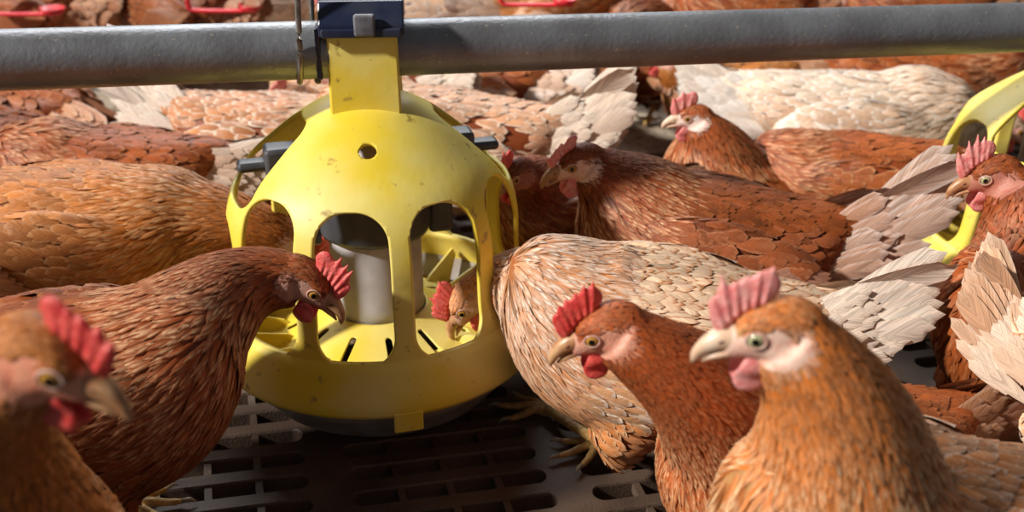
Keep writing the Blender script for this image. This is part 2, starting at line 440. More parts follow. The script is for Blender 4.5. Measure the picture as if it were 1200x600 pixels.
    for k in range(20):
        a = math.radians(9+18*k)
        fv = []; 
        for w_ in (-.0013, .0013):
            for r, z in ((.100, .012), (.118, .026), (.178, .042), (.186, .030), (.165, -.012), (.110, -.020)):
                fv.append((r*math.sin(a)+w_*math.cos(a), -r*math.cos(a)+w_*math.sin(a), z))
        ff = [tuple(range(6))[::-1], tuple(range(6, 12))]+[(i, (i+1) % 6, 6+(i+1) % 6, 6+i) for i in range(6)]
        mesh_obj('fin', fv, ff, YELLOW, t, smooth=False)
    pan = turn('pan', [(.001, -.066), (.10, -.068), (.125, -.060), (.150, -.036), (.155, -.033), (.176, -.012), (.180, -.011), (.194, .020), (.197, .020), (.183, -.016), (.178, -.018), (.162, -.040), (.157, -.042), (.150, -.056), (.145, -.057), (.128, -.072), (.10, -.078), (.001, -.078)], PAN, 96)
    rs = np.random.RandomState(2); n = 60; fv = [(0, 0, -.03)]; ff = []
    for i, r in enumerate(np.linspace(.02, .172, 16)):
        for a in np.linspace(0, 2*math.pi, n, endpoint=False):
            rr = r; fv.append((rr*math.sin(a), -rr*math.cos(a), -.022+.016*(r/.172)+rs.rand()*.005))
    for i in range(15):
        for j in range(n):
            j2 = (j+1) % n; ff.append((1+i*n+j, 1+i*n+j2, 1+(i+1)*n+j2, 1+(i+1)*n+j))
    mesh_obj('feed', fv, ff, FEED, t)
    t.rotation_euler = tilt
    return t
# the axis leans a little about the pipe
build_feeder((FX0[0], FX0[1], .09), (0, math.radians(-2.0), 0), 'yellow dome-topped pan feeder in the centre with white tube and navy clamp')
p2 = pipe_pt(.985)
build_feeder((p2[0], p2[1], .09), (0, 0, math.radians(27)), 'second yellow pan feeder cut off by the right edge, further along the pipe')

def hanger():
    s = -.083; c = pipe_pt(s); mb = MB(); R = .0345
    for k, off in ((0, -.004), (1, .016)):
        path = []
        sgn = -1
        a0 = pipe_pt(s+off)
        for z in (.62, .54, .48): path.append(a0+np.array([-uy*0, 0, 0])+np.array([uy*R, -ux*R, z-PIPE_Z])*1.0 if k == 0 else a0+np.array([-uy*R, ux*R, z-PIPE_Z]))
        for q in np.linspace(0, math.pi, 12):
            sg = 1 if k == 0 else -1
            path.append(a0+sg*np.array([uy*R*math.cos(q), -ux*R*math.cos(q), 0])+np.array([0, 0, -R*math.sin(q)]))
        mb.add(*tube(catmull(path[:9+k*2], 40), .0033, 10))
    o = mb.build('wire_hanger', WIRE, origin=c); tag(o, 'bent steel wire hanger looped around the pipe left of the yellow feeder', 'wire')
hanger()

# ------------------------------------------------------------------ feathers
def feathers(P, N, D, L, W, C1, C2, par, arch=.12, lift=.10, kappa=0.0, seg=4, tipw=.35, bvh=None):
    P, N, D = map(np.asarray, (P, N, D)); n = len(P)
    if n == 0: return None
    D = D-N*np.sum(D*N, 1)[:, None]; D /= np.linalg.norm(D, axis=1)[:, None]+1e-9
    T = np.linspace(0, 1, seg+1)
    prof_ = np.array([.35+.65*math.sin(min(t/.62, 1)*math.pi/2) if t < .62 else tipw+(1-tipw)*math.sqrt(max(0, 1-((t-.62)/.38)**2)) for t in T])
    if seg >= 4: prof_[-1] = tipw*.8
    if bvh is not None:              # the vane lies along the body: middle and tip follow its surface
        Pb = np.array([np.array(bvh.find_nearest(Vector(x))[0] or x) for x in P])
        M1 = P+D*(L*.5)[:, None]; M2 = P+D*L[:, None]; N1 = N.copy(); N2 = N.copy()
        for i in range(n):
            r = bvh.find_nearest(Vector(M1[i]))
            if r[0] is not None:
                M1[i] = r[0]; nn = np.array(r[1]); N1[i] = N1[i]*.4+nn*.6
            q = M1[i]+(M1[i]-P[i]); r = bvh.find_nearest(Vector(q))
            if r[0] is not None:
                M2[i] = r[0]; nn = np.array(r[1]); N2[i] = N2[i]*.3+nn*.7
        N1 /= np.linalg.norm(N1, axis=1)[:, None]+1e-9; N2 /= np.linalg.norm(N2, axis=1)[:, None]+1e-9
        off = np.clip(np.sum((P-Pb)*N, 1), 0, .006) if Pb is not None else np.zeros(n)
        A = P+N*.0004
        lf = np.minimum(lift*L, .006)
        B1 = M1+N1*(.0006+off+lf*.5)[:, None]; C_ = M2+N2*(.0006+off+lf)[:, None]
    V = np.zeros((n, seg+1, 3, 3)); UV = np.zeros((seg+1, 3, 2))
    S0 = np.cross(N, D)
    for i, t in enumerate(T):
        if bvh is not None:
            c = A*(1-t)*(1-2*t)+B1*4*t*(1-t)+C_*t*(2*t-1)
            nn = N*(1-t)+N2*t; nn /= np.linalg.norm(nn, axis=1)[:, None]+1e-9
            dd = A*(4*t-3)+B1*(4-8*t)+C_*(4*t-1); dd /= np.linalg.norm(dd, axis=1)[:, None]+1e-9
            S = np.cross(nn, dd); S /= np.linalg.norm(S, axis=1)[:, None]+1e-9
        for j, u in enumerate((-1, 0, 1)):
            if bvh is not None:
                V[:, i, j] = c+S*(W/2*prof_[i]*u)[:, None]+nn*(arch*W*(j == 1))[:, None]-dd*(L*(.07 if j != 1 and i == seg else 0))[:, None]
            else:
                h = (lift*t)*L-kappa*(L*t)**2/2+(arch*W*(1 if j == 1 else 0))
                tt = t-(.07 if j != 1 and i == seg else 0)
                V[:, i, j] = P+D*(L*tt)[:, None]+S0*(W/2*prof_[i]*u)[:, None]+N*h[:, None]
            UV[i, j] = ((u+1)/2, t)
    q = []
    for i in range(seg):
        for j in range(2):
            a = i*3+j; q.append((a, a+1, a+4, a+3))
    return dict(V=V.reshape(n, -1, 3), q=np.array(q), UV=UV.reshape(-1, 2), C1=C1, C2=C2, par=par)
def feather_obj(name, batches, parent, origin):
    batches = [b for b in batches if b is not None]
    if not batches: return None
    Vs, Fs, UVs, c1, c2, pr = [], [], [], [], [], []; off = 0
    for b in batches:
        n, k, _ = b['V'].shape
        Vs.append(b['V'].reshape(-1, 3)); Fs.append((b['q'][None]+(np.arange(n)*k)[:, None, None]+off).reshape(-1, 4)); off += n*k
        UVs.append(np.tile(b['UV'], (n, 1)))
        for lst, key in ((c1, 'C1'), (c2, 'C2'), (pr, 'par')):
            lst.append(np.repeat(b[key], k, axis=0))
    V = np.vstack(Vs)-np.asarray(origin); Fq = np.vstack(Fs); UVv = np.vstack(UVs)
    me = bpy.data.meshes.new(name); me.vertices.add(len(V)); me.vertices.foreach_set('co', V.ravel().astype(np.float32))
    me.loops.add(Fq.size); me.loops.foreach_set('vertex_index', Fq.ravel().astype(np.int32))
    me.polygons.add(len(Fq)); me.polygons.foreach_set('loop_start', np.arange(0, Fq.size, 4, dtype=np.int32))
    me.update(calc_edges=True); me.shade_smooth()
    uvl = me.uv_layers.new(name='UVMap'); uvl.data.foreach_set('uv', UVv[Fq.ravel()].ravel().astype(np.float32))
    for nm, a in (('fcol', c1), ('fedge', c2), ('fpar', pr)):
        at = me.attributes.new(nm, 'FLOAT_COLOR', 'POINT'); A = np.vstack(a); A = np.hstack([A, np.ones((len(A), 1))])
        at.data.foreach_set('color', A.ravel().astype(np.float32))
    me.materials.append(FEATHER); me.validate()
    o = bpy.data.objects.new(name, me); COL.objects.link(o); o.parent = parent
    return o

def sample(me, dens_fn, rs, over=1.0):
    """points spread over the triangulated mesh with given density (1/m2), thinned so that they keep apart"""
    me.calc_loop_triangles(); nt_ = len(me.loop_triangles)
    tri = np.empty(nt_*3, dtype=np.int32); me.loop_triangles.foreach_get('vertices', tri); tri = tri.reshape(-1, 3)
    co = np.empty(len(me.vertices)*3, dtype=np.float32); me.vertices.foreach_get('co', co); co = co.reshape(-1, 3).astype(float)
    no = np.empty(len(me.vertices)*3, dtype=np.float32); me.vertex_normals.foreach_get('vector', no); no = no.reshape(-1, 3).astype(float)
    a, b, c = co[tri[:, 0]], co[tri[:, 1]], co[tri[:, 2]]
    ar = np.linalg.norm(np.cross(b-a, c-a), axis=1)/2
    d = dens_fn((a+b+c)/3)
    wgt = ar*d; N = int(wgt.sum()*2.2)
    if N < 1: return np.zeros((0, 3)), np.zeros((0, 3)), np.zeros(0)
    idx = rs.choice(nt_, N, p=wgt/wgt.sum()); r1 = np.sqrt(rs.rand(N)); r2 = rs.rand(N)
    A, B, C_ = 1-r1, r1*(1-r2), r1*r2
    P = a[idx]*A[:, None]+b[idx]*B[:, None]+c[idx]*C_[:, None]
    Nn = no[tri[idx, 0]]*A[:, None]+no[tri[idx, 1]]*B[:, None]+no[tri[idx, 2]]*C_[:, None]
    Nn /= np.linalg.norm(Nn, axis=1)[:, None]+1e-9
    dd = d[idx]; rad = .62/np.sqrt(dd)
    grid = {}; keep = []
    cs = float(rad.max()); Pc = np.floor(P/cs).astype(int)
    for i in range(N):
        k = tuple(Pc[i]); ok = True; p = P[i]; r = rad[i]
        for dx in (-1, 0, 1):
            for dy in (-1, 0, 1):
                for dz in (-1, 0, 1):
                    for q in grid.get((k[0]+dx, k[1]+dy, k[2]+dz), ()):
                        e = P[q]-p
                        if e[0]*e[0]+e[1]*e[1]+e[2]*e[2] < r*r: ok = False; break
                    if not ok: break
                if not ok: break
            if not ok: break
        if ok: keep.append(i); grid.setdefault(k, []).append(i)
    keep = np.array(keep, dtype=int)
    return P[keep], Nn[keep], dd[keep]

RUST = dict(neck=(.31, .060, .009), neck2=(.86, .52, .28), back=(.31, .070, .014), back2=(.54, .20, .07), breast=(.33, .070, .011), breast2=(.56, .20, .06),
            wing=(.33, .085, .021), wing2=(.60, .29, .14), tail=(.42, .17, .08), tail2=(.72, .52, .40), belly=(.42, .19, .09), shaft=.55, edge=.55)
def pal(base=None, **kw):
    d = dict(RUST if base is None else base); d.update(kw); return d
def mul(p, k):
    return {a: (tuple(x*k for x in b) if isinstance(b, tuple) else b) for a, b in p.items()}
DARK = pal(mul(RUST, .72), edge=.4, shaft=.5)
GOLD = pal(neck=(.50, .145, .020), neck2=(.84, .55, .30), breast=(.60, .24, .06), breast2=(.82, .60, .40), back=(.50, .165, .035), back2=(.76, .42, .20),
           wing=(.50, .18, .05), wing2=(.74, .47, .29), belly=(.55, .30, .16))
SPECK = pal(mot=.15, neck=(.60, .22, .06), neck2=(.90, .78, .66), back=(.80, .58, .40), back2=(.52, .18, .05), wing=(.62, .33, .16), wing2=(.88, .74, .60),
            breast=(.52, .18, .05), breast2=(.74, .45, .25), tail=(.84, .72, .62), tail2=(.76, .56, .42), belly=(.42, .18, .08), shaft=1.0, edge=.95)
CREAM = pal(neck=(.75, .50, .33), neck2=(.9, .84, .78), back=(.78, .58, .42), back2=(.9, .84, .78), wing=(.76, .52, .36), wing2=(.9, .84, .78),
            breast=(.72, .48, .32), breast2=(.9, .8, .7), tail=(.82, .7, .6), tail2=(.9, .86, .82), belly=(.6, .4, .28), shaft=.9, edge=1.0)
PALE = pal(neck=(.60, .30, .15), neck2=(.86, .70, .56), back=(.60, .30, .16), back2=(.84, .66, .52), wing=(.58, .30, .17), wing2=(.84, .68, .54),
           tail=(.78, .62, .5), tail2=(.88, .82, .75), shaft=.8, edge=.9)

def rot(yaw, pitch=0, roll=0):
    return np.array((Matrix.Rotation(math.radians(yaw), 3, 'Z') @ Matrix.Rotation(math.radians(-pitch), 3, 'Y') @ Matrix.Rotation(math.radians(roll), 3, 'X')))

def hen(label, group=None, body=None, yaw=0, pitch=5, s=1.0, head=None, hyaw=None, hpitch=0, hroll=0, colors=RUST, face=(.72, .42, .33),
        comb=COMB_MID, comb_h=1.0, comb_seed=0, comb_sp=None, beak=BEAK, iris=IRIS_A, tail_el=32, tail_len=.115, tail_w=.030, detail=2, neck_el=48, neck_r=1.0, legs=True, fd=1.0,
        seed=1, neck_k=.38, body_w=1.0, body_l=1.0, feet=None, fluff=1.0, hs=1.0, tail_n=7, head_t=(.5, .75)):
    rs = np.random.RandomState(seed)
    Bc = np.array(body, float); Rb = rot(yaw, pitch)
    hyaw = yaw if hyaw is None else hyaw; Rh = rot(hyaw, hpitch, hroll)
    Hc = np.array(head, float); hsz = s*hs
    def B(p): return Bc+Rb @ (np.asarray(p, float)*s)
    def H(p): return Hc+Rh @ (np.asarray(p, float)*hsz)
    root = empty('hen', (Bc[0], Bc[1], 0), label, 'hen', group); org = np.array([Bc[0], Bc[1], 0])
    # ---- body surface
    mb = MB()
    te = math.radians(tail_el)
    sp = [(-.170-.030*math.cos(te), 0, .050+.030*math.sin(te), .008, .012), (-.170-.012*math.cos(te), 0, .046+.012*math.sin(te), .018, .024), (-.155, 0, .040, .036, .038), (-.13, 0, .024, .058, .055), (-.08, 0, .006, .080, .076),
          (-.02, 0, -.004, .094, .091), (.04, 0, -.004, .093, .093), (.09, 0, .006, .079, .086), (.125, 0, .020, .055, .066), (.146, 0, .030, .024, .034)]
    c = catmull([(a[0]*body_l, a[1], a[2], a[3]*body_w, a[4]) for a in sp], 26)
    bp = np.array([B(p[:3]) for p in c])
    up = Rb @ np.array([0, 0, 1.0])
    rings = []
    for i in range(len(bp)):
        for_ = Rb @ np.array([1.0, 0, 0]); side = Rb @ np.array([0, 1.0, 0])
        rings.append([bp[i]+side*c[i][3]*s*math.cos(q)+up*c[i][4]*s*math.sin(q)*(1.0 if math.sin(q) < 0 else .93) for q in np.linspace(0, 2*math.pi, 28, endpoint=False)])
    mb.add(*loft(rings))
    # neck
    P0 = B((.050*body_l, 0, .012)); T0 = Rb @ np.array([math.cos(math.radians(neck_el)), 0, math.sin(math.radians(neck_el))])
    P3 = H((-.010, 0, -.006)); T3 = Rh @ np.array([head_t[0], 0, head_t[1]]); T3 /= np.linalg.norm(T3)
    Ln = np.linalg.norm(P3-P0); P1 = P0+T0*Ln*neck_k; P2 = P3-T3*Ln*neck_k
    tt = np.linspace(0, 1, 24)[:, None]
    npth = (1-tt)**3*P0+3*(1-tt)**2*tt*P1+3*(1-tt)*tt**2*P2+tt**3*P3
    nr = np.interp(tt[:, 0], [0, .25, .5, .75, 1], [.078, .068*neck_r, .053*neck_r, .038*neck_r, .0235])*s
    mb.add(*tube(npth, list(nr), 24, up=tuple(Rb @ np.array([0, 1.0, 0]))))
    # skull
    sk = [(-.033, -.004, .011, .012), (-.024, -.001, .0155, .0175), (-.010, .001, .0172, .0198), (.004, .001, .0158, .0185), (.013, -.0005, .0125, .0150), (.021, -.003, .0092, .0112), (.0265, -.0045, .0062, .0080)]
    sc = catmull([(a[0], 0, a[1], a[2], a[3]) for a in sk], 16)
    rings = [[H((p[0], p[3]*math.cos(q), p[2]+p[4]*math.sin(q))) for q in np.linspace(0, 2*math.pi, 24, endpoint=False)] for p in sc]
    mb.add(*loft(rings))
    for sd in (-1, 1):      # brow, cheek, wing bulge, thigh
        mb.add(*ellipsoid(H((.007, sd*.0115, .0108)), (.012*hsz, .0030*hsz, .0024*hsz), Rh, 12, 8))
        mb.add(*ellipsoid(H((-.006, sd*.0125, -.006)), (.012*hsz, .0055*hsz, .0085*hsz), Rh, 12, 8))
        Rw = Rb @ rot(sd*-4, 6, 0)
        mb.add(*ellipsoid(B((-.025, sd*.076*body_w, .008)), (.120*s, .026*s, .056*s), Rw, 20, 12))
        if legs: mb.add(*tube([B((.0, sd*.045, -.05)), B((.012, sd*.046, -.095)), B((.005, sd*.045, -.125))], [.045*s, .030*s, .012*s], 14, up=(0, 1, 0)))
    vox = {3: .0021, 2: .0032, 1: .0055}[detail]*min(s, 1.1)
    me = remeshed(mb, vox, {3: 5, 2: 4, 1: 2}[detail])
    nv = len(me.vertices); co = np.empty(nv*3, dtype=np.float32); me.vertices.foreach_get('co', co); co = co.reshape(-1, 3).astype(float)
    bvh = BVHTree.FromPolygons([tuple(x) for x in co], [tuple(p.vertices) for p in me.polygons])
    # spine lookups
    bsp = bp[3:]; bts = np.gradient(bp, axis=0)[3:]; brs = np.array([c[i][4]*s for i in range(3, len(bp))])
    nts = np.gradient(npth, axis=0)
    SP = np.vstack([bsp, npth[3:], [H((0, 0, 0)), H((.02, 0, -.003))]]); hf = Rh @ np.array([1., 0, 0])
    ST = np.vstack([bts, nts[3:], [hf, hf]]); ST /= np.linalg.norm(ST, axis=1)[:, None]
    SR = np.concatenate([brs, nr[3:], [.018*hsz, .012*hsz]])
    SQ = np.concatenate([np.full(len(bsp), -1.0), tt[3:, 0], [1.0, 1.0]])
    def info(P):
        d = np.linalg.norm(P[:, None]-SP[None], axis=2)/SR[None]
        wv = np.exp(-((d-d.min(1)[:, None])*9)**2)
        T = (wv[:, :, None]*ST[None]).sum(1); T /= np.linalg.norm(T, axis=1)[:, None]+1e-9
        q = SQ[d.argmin(1)]
        lb = (P-Bc) @ Rb/s; lh = (P-Hc) @ Rh/hsz
        return T, q, lb, lh
    def facemask(lh):
        x, z = lh[:, 0], lh[:, 2]
        m = 1-(((x+.0015)/.0240)**2+((z+.0035+.10*(x-.008))/.0138)**2)
        m = np.where(x > .0190, 1, m); m = np.where(z > .0115, -1, m)
        near = np.linalg.norm(lh, axis=1) < .042
        return np.where(near, m, -1)
    def fnoise(P, k):
        ph = seed*1.7; return (np.sin(P[:, 0]*k+ph)+np.sin(P[:, 1]*k*1.13+2.1*ph)+np.sin(P[:, 2]*k*.91+ph*.7+P[:, 0]*k*.5))/3
    T, q, lb, lh = info(co); fm = facemask(lh)
    sc_ = np.where(fm[:, None] > 0, np.array(face)[None], np.array(colors['breast'])[None]*.75)
    redz = np.clip(1-np.hypot((lh[:, 0]-.018)/.012, (lh[:, 2]+.013)/.009), 0, 1)*(fm > 0)
    sc_ = sc_*(1-redz[:, None]*.8)+np.array([.62, .08, .06])[None]*redz[:, None]*.8
    at = me.attributes.new('fcol', 'FLOAT_COLOR', 'POINT'); at.data.foreach_set('color', np.hstack([sc_, np.ones((nv, 1))]).ravel().astype(np.float32))
    # ---- feather layout
    fdm = {3: 1.0, 2: .8, 1: .5}[detail]*fd; big = {3: 1.0, 2: 1.12, 1: 1.5}[detail]
    def cls(P):
        T, q, lb, lh = info(P); fm = facemask(lh)
        hd = (np.linalg.norm(lh+np.array([.004, 0, 0]), axis=1) < .031) & (lh[:, 0] > -.022)
        nk = ((q >= 0) & ~hd)
        fr = (~nk & ~hd & (lb[:, 0] > .050)); q = np.where(fr, np.clip(.10-(lb[:, 0]-.05)*0, 0, 1), q); nk = nk | fr
        wing = (~nk & ~hd & (lb[:, 0] < .075) & (lb[:, 0] > -.15) & (lb[:, 2] > -.05-.0*lb[:, 0]) & (lb[:, 2] < .062) & (np.abs(lb[:, 1]) > .028))
        belly = ~nk & ~hd & ~wing & (lb[:, 2] < -.055) & (lb[:, 0] < .03)
        back = ~nk & ~hd & ~wing & (lb[:, 2] > .0) & (lb[:, 0] < .06)
        return T, q, lb, lh, fm, hd, nk, wing, belly, back
    def dens(P):
        T, q, lb, lh, fm, hd, nk, wing, belly, back = cls(P)
        d = np.full(len(P), 4.6/(.024*.013))
        d = np.where(back, 4.4/(.026*.014), d); d = np.where(belly, 3.0/(.03*.014), d)
        ln = np.interp(q, [0, 1], [.029, .010]); wn = np.interp(q, [0, 1], [.0050, .0026])
        d = np.where(nk, 5.2/(ln*wn), d); d = np.where(hd, 4.5/(.0075*.0030), d); d = np.where(wing, 2.6/(.026*.016), d)
        d = np.where((fm > -.02), np.where((fm < .55) & (lh[:, 0] < .006), .30*d*np.clip((.006-lh[:, 0])/.015, .1, 1), 0), d)
        return d*fdm/(big*big)/(s*s)
    P, N, dd = sample(me, dens, rs)
    T, q, lb, lh, fm, hd, nk, wing, belly, back = cls(P)
    n = len(P)
    D = -T+rs.normal(0, .13, (n, 3)); D[:, 2] -= .10*(~hd)
    L = np.full(n, .027); W = np.full(n, .0125)
    L = np.where(back, .031, L); W = np.where(back, .0125, W); L = np.where(belly, .036, L); W = np.where(belly, .012, W)
    L = np.where(nk, np.interp(q, [0, .3, 1], [.036, .030, .012]), L); W = np.where(nk, np.interp(q, [0, .3, 1], [.0054, .0046, .0026]), W)
    L = np.where(hd, .0085, L); W = np.where(hd, .0032, W)
    L = L*s*big*rs.uniform(.7, 1.25, n); W = W*s*big*rs.uniform(.75, 1.2, n)
    cv = lambda k: np.array(colors[k])[None]
    C1 = np.repeat(cv('breast'), n, 0); C2 = np.repeat(cv('breast2'), n, 0)
    def setc(mask, a, b):
        C1[mask] = a; C2[mask] = b
    setc(back, colors['back'], colors['back2']); setc(belly, colors['belly'], colors['back2']); setc(nk | hd, colors['neck'], colors['neck2'])
    setc(wing, colors['wing'], colors['wing2'])
    kb = np.clip((-lb[:, 2]+.03)/.09, 0, 1)*np.clip((.45-q)/.35, 0, 1)*nk; kb = kb[:, None]
    C1 = C1*(1-kb)+cv('breast')*kb; C2 = C2*(1-kb)+cv('breast2')*kb
    mt = np.clip(rs.normal(colors.get('mot', 0), .14, n), 0, .9)*np.where(nk, np.interp(q, [0, .4, 1], [1, .5, .1]), .5); mt = mt[:, None]
    C1 = C1*(1-mt)+C2*mt
    tone = 1+.22*fnoise(P, 38)+.12*fnoise(P, 110)+rs.normal(0, .17, n); tone = np.clip(tone, .4, 1.7)
    mf = (np.clip((fm+.25)/.4, 0, 1)*hd*.35)[:, None]; C1 = C1*(1-mf)+np.array(face)[None]*mf*.9
    C1 = C1*tone[:, None]; C2 = np.clip(C2*(1+rs.normal(0, .07, n))[:, None], 0, .95)
    shaft = np.where(nk, np.clip(colors['shaft']*np.interp(q, [0, .35, .7, 1], [1.5, 1.1, .35, .12]), 0, 1), .18*colors['shaft']); shaft = np.where(hd, .15, shaft)
    shaft = shaft*rs.uniform(.1, 1, n)**.8
    edge = np.where(nk | hd, .25*colors['edge'], colors['edge'])*rs.uniform(.4, 1.1, n)
    par = np.stack([rs.rand(n), np.clip(edge, 0, 1), np.clip(shaft, 0, 1)], 1)
    seg = 4 if detail >= 2 else 3
    def batch(mk, arch, lift, kap, sg=seg, tipw=.4):
        return feathers(P[mk]-N[mk]*.0008, N[mk], D[mk], L[mk], W[mk], C1[mk], C2[mk], par[mk], arch, lift, kap, sg, tipw, bvh)
    body_o = bpy.data.objects.new('body', me); me.materials.append(SKIN)
    COL.objects.link(body_o); body_o.parent = root; me.transform(Matrix.Translation(-Vector(org)))
    feather_obj('neck_plumage', [batch(nk, .12, .06, 3, seg, .22), batch(hd, .1, .05, 10, 3, .3)], root, org)
    feather_obj('body_plumage', [batch(~nk & ~hd & ~belly, .12, .075, 6, seg, .55), batch(belly, .1, .13, 2, seg, .2)], root, org)
    # ---- wings
    for sd in (1, -1):
        side_n = Rb @ np.array([0, sd*1.0, 0])
        # cull the wing the camera can never see on small hens
        rows = []
        def surf(xb, zb, off):
            p0 = B((xb, sd*.25, zb)); hit = bvh.ray_cast(Vector(p0), Vector(-side_n))
            if hit[0] is None: return None
            return np.array(hit[0]), np.array(hit[1]), off
        Pw, Nw, Dw, Lw, Ww, sg_, kp = [], [], [], [], [], [], []
        fl_P, fl_N, fl_D, fl_L, fl_W = [], [], [], [], []
        # flight feathers, lowest first
        for k in range(9):
            t = k/8; r = surf(.005-.045*t, -.036+.055*t, 0)
            if r is None: continue
            p, nn, _ = r; nn = nn*.5+side_n*.6; nn /= np.linalg.norm(nn)
            dr = Rb @ np.array([-1, -sd*.13, .16+.05*t])
            fl_P.append(p+nn*(.004+.0012*k)*s); fl_N.append(nn); fl_D.append(dr); fl_L.append((.118-.012*t+rs.uniform(-.004, .004))*s); fl_W.append(.024*s)
        rows_def = [(-.050, .030, 9), (-.025, .029, 9), (0.0, .027, 8), (.022, .024, 8), (.042, .021, 7), (.060, .018, 6)]
        for ri, (x0, ln, cnt) in enumerate(rows_def):
            cnt = int(cnt*1.35)
            for k in range(cnt):
                t = (k+.5*(ri % 2))/cnt
                zb = -.046+.104*t; xb = x0-.035*(t-.2)+rs.uniform(-.004, .004)
                r = surf(xb, zb+rs.uniform(-.003, .003), 0)
                if r is None: continue
                p, nn, _ = r
                Pw.append(p+nn*(.003-.0004*ri)*s); Nw.append(nn); Dw.append(Rb @ np.array([-1, 0, .10-.22*(1-t)])+rs.normal(0, .07, 3)); Lw.append(ln*1.45*s*rs.uniform(.9, 1.15)); Ww.append(ln*.68*s*rs.uniform(.9, 1.1))
        bat = []
        def mk(Pq, Nq, Dq, Lq, Wq, lift, kap, sg, tipw, arch, edge, tl=0.0):
            m_ = len(Pq); Pq, Nq, Dq, Lq, Wq = map(np.array, (Pq, Nq, Dq, Lq, Wq))
            tn = np.clip(1+.2*fnoise(Pq, 45)+rs.normal(0, .12, m_), .5, 1.6)
            c1 = cv('wing')*tn[:, None]; c1 = c1*(1-tl)+cv('tail')*tl; c2 = np.repeat(cv('wing2'), m_, 0)*(1+rs.normal(0, .08, m_))[:, None]
            pr = np.stack([rs.rand(m_), np.clip(edge*colors['edge']*rs.uniform(.5, 1.3, m_), 0, 1), rs.uniform(0, .3, m_)], 1)
            return feathers(Pq, Nq, Dq, Lq, Wq, c1, np.clip(c2, 0, .95), pr, arch, lift, kap, sg, tipw, bvh)
        if fl_P: bat.append(mk(fl_P, fl_N, fl_D, fl_L, fl_W, .02, 1.2, 7, .45, .10, 1.2, .45))
        if Pw: bat.append(mk(Pw, Nw, Dw, Lw, Ww, .055, 6, 5, .6, .12, 1.3))
        if bat: feather_obj('wing', bat, root, org)
    # ---- tail
    Pt, Nt, Dt, Lt, Wt, cvt = [], [], [], [], [], []
    for sd in (1, -1):
        for k in range(tail_n):
            t = k/(tail_n-1); el = te-t*math.radians(17); az = math.radians(1.5+6*t)
            d = np.array([-math.cos(el)*math.cos(az), sd*math.sin(az), math.sin(el)])
            nn = np.array([0, sd*.93, .36-.35*t]); nn /= np.linalg.norm(nn)
            b0 = np.array([-.168*body_l, sd*(.004+.016*t), .060-.030*t])
            Pt.append(B(b0)+Rb @ nn*(.0009*(tail_n-k)*s)); Nt.append(Rb @ nn); Dt.append(Rb @ d); Lt.append(tail_len*s*(1-.12*t+rs.uniform(-.04, .04))); Wt.append(tail_w*s)
        for k in range(34):
            t = rs.rand(); v_ = rs.rand(); el = te*.9-t*math.radians(24); az = math.radians(2+9*t)
            d = np.array([-math.cos(el)*math.cos(az), sd*math.sin(az), math.sin(el)])
            nn = np.array([0, sd*.85, .50-.5*t]); nn /= np.linalg.norm(nn)
            b0 = np.array([(-.125-.06*v_)*body_l, sd*(.014+.030*t)*(1-.35*v_), .060-.060*t])
            Pt.append(B(b0)+Rb @ nn*(.010-.005*v_)*s); Nt.append(Rb @ nn); Dt.append(Rb @ d); Lt.append(tail_len*.55*s*rs.uniform(.8, 1.15)); Wt.append(tail_w*.62*s*rs.uniform(.8, 1.1)); cvt.append(len(Pt)-1)
    m_ = len(Pt); Pt, Nt, Dt, Lt, Wt = map(np.array, (Pt, Nt, Dt, Lt, Wt))
    c1 = cv('tail')*np.clip(1+rs.normal(0, .10, m_), .6, 1.3)[:, None]; c2 = np.repeat(cv('tail2'), m_, 0); cvt = np.array(cvt); kk = rs.uniform(.1, .8, (len(cvt), 1)); c1[cvt] = c1[cvt]*(1-kk)+cv('wing2')*kk
    pr = np.stack([rs.rand(m_), np.clip(.45*rs.uniform(.5, 1.2, m_), 0, 1), np.full(m_, .15)], 1)
    feather_obj('tail', [feathers(Pt, Nt, Dt, Lt, Wt, np.clip(c1, 0, .95), c2, pr, .10, .04, .6, 8, .5)], root, org)
    # ---- head parts
    def at_head(mb_): mb_.v = [tuple(H(p)) for p in mb_.v]; return mb_
    bk = MB(); pth = catmull([(.0145, 0, -.0010), (.026, 0, .0000), (.0345, 0, -.0022), (.0415, 0, -.0066), (.0462, 0, -.0135)], 14)
    rw = np.interp(np.linspace(0, 1, 14), [0, .3, .6, .85, 1], [.0088, .0070, .0046, .0025, .0006]); rh = np.interp(np.linspace(0, 1, 14), [0, .3, .6, .85, 1], [.0102, .0074, .0051, .0033, .0009])
    bk.add(*tube(pth, list(rw), 18, up=(0, 0, 1), sx=list(rh)))
    pth = catmull([(.014, 0, -.0085), (.025, 0, -.0092), (.034, 0, -.0108), (.0405, 0, -.0132)], 10)
    rw = np.interp(np.linspace(0, 1, 10), [0, .5, 1], [.0070, .0048, .0010]); rh = np.interp(np.linspace(0, 1, 10), [0, .5, 1], [.0042, .0030, .0008])
    lw = MB(); lw.add(*tube(pth, list(rw), 16, sx=list(rh)))
    bo = at_head(bk).build('beak', beak, root, org)
    at_head(lw).build('lower_beak', beak, bo, org)
    if detail >= 2:
        for sd in (-1, 1):
            nn_ = MB(); nn_.add(*ellipsoid((.0275, sd*.0064, .0012), (.0026, .0010, .0009), rot(0, -12), 10, 6)); at_head(nn_).build('nostril', NOSTRIL, bo, org)
    # comb
    rc = random.Random(comb_seed+11); cm = MB()
    base = catmull([(.0265, 0, .0078), (.0210, 0, .0128), (.0135, 0, .0168), (.0060, 0, .0192), (-.0015, 0, .0208)], 12)
    for p in base: cm.add(*ellipsoid(p+np.array([0, 0, .002*comb_h]), (.0052, .0028, .0060*comb_h), None, 10, 8))
    nsp = 6 if comb_sp is None else comb_sp
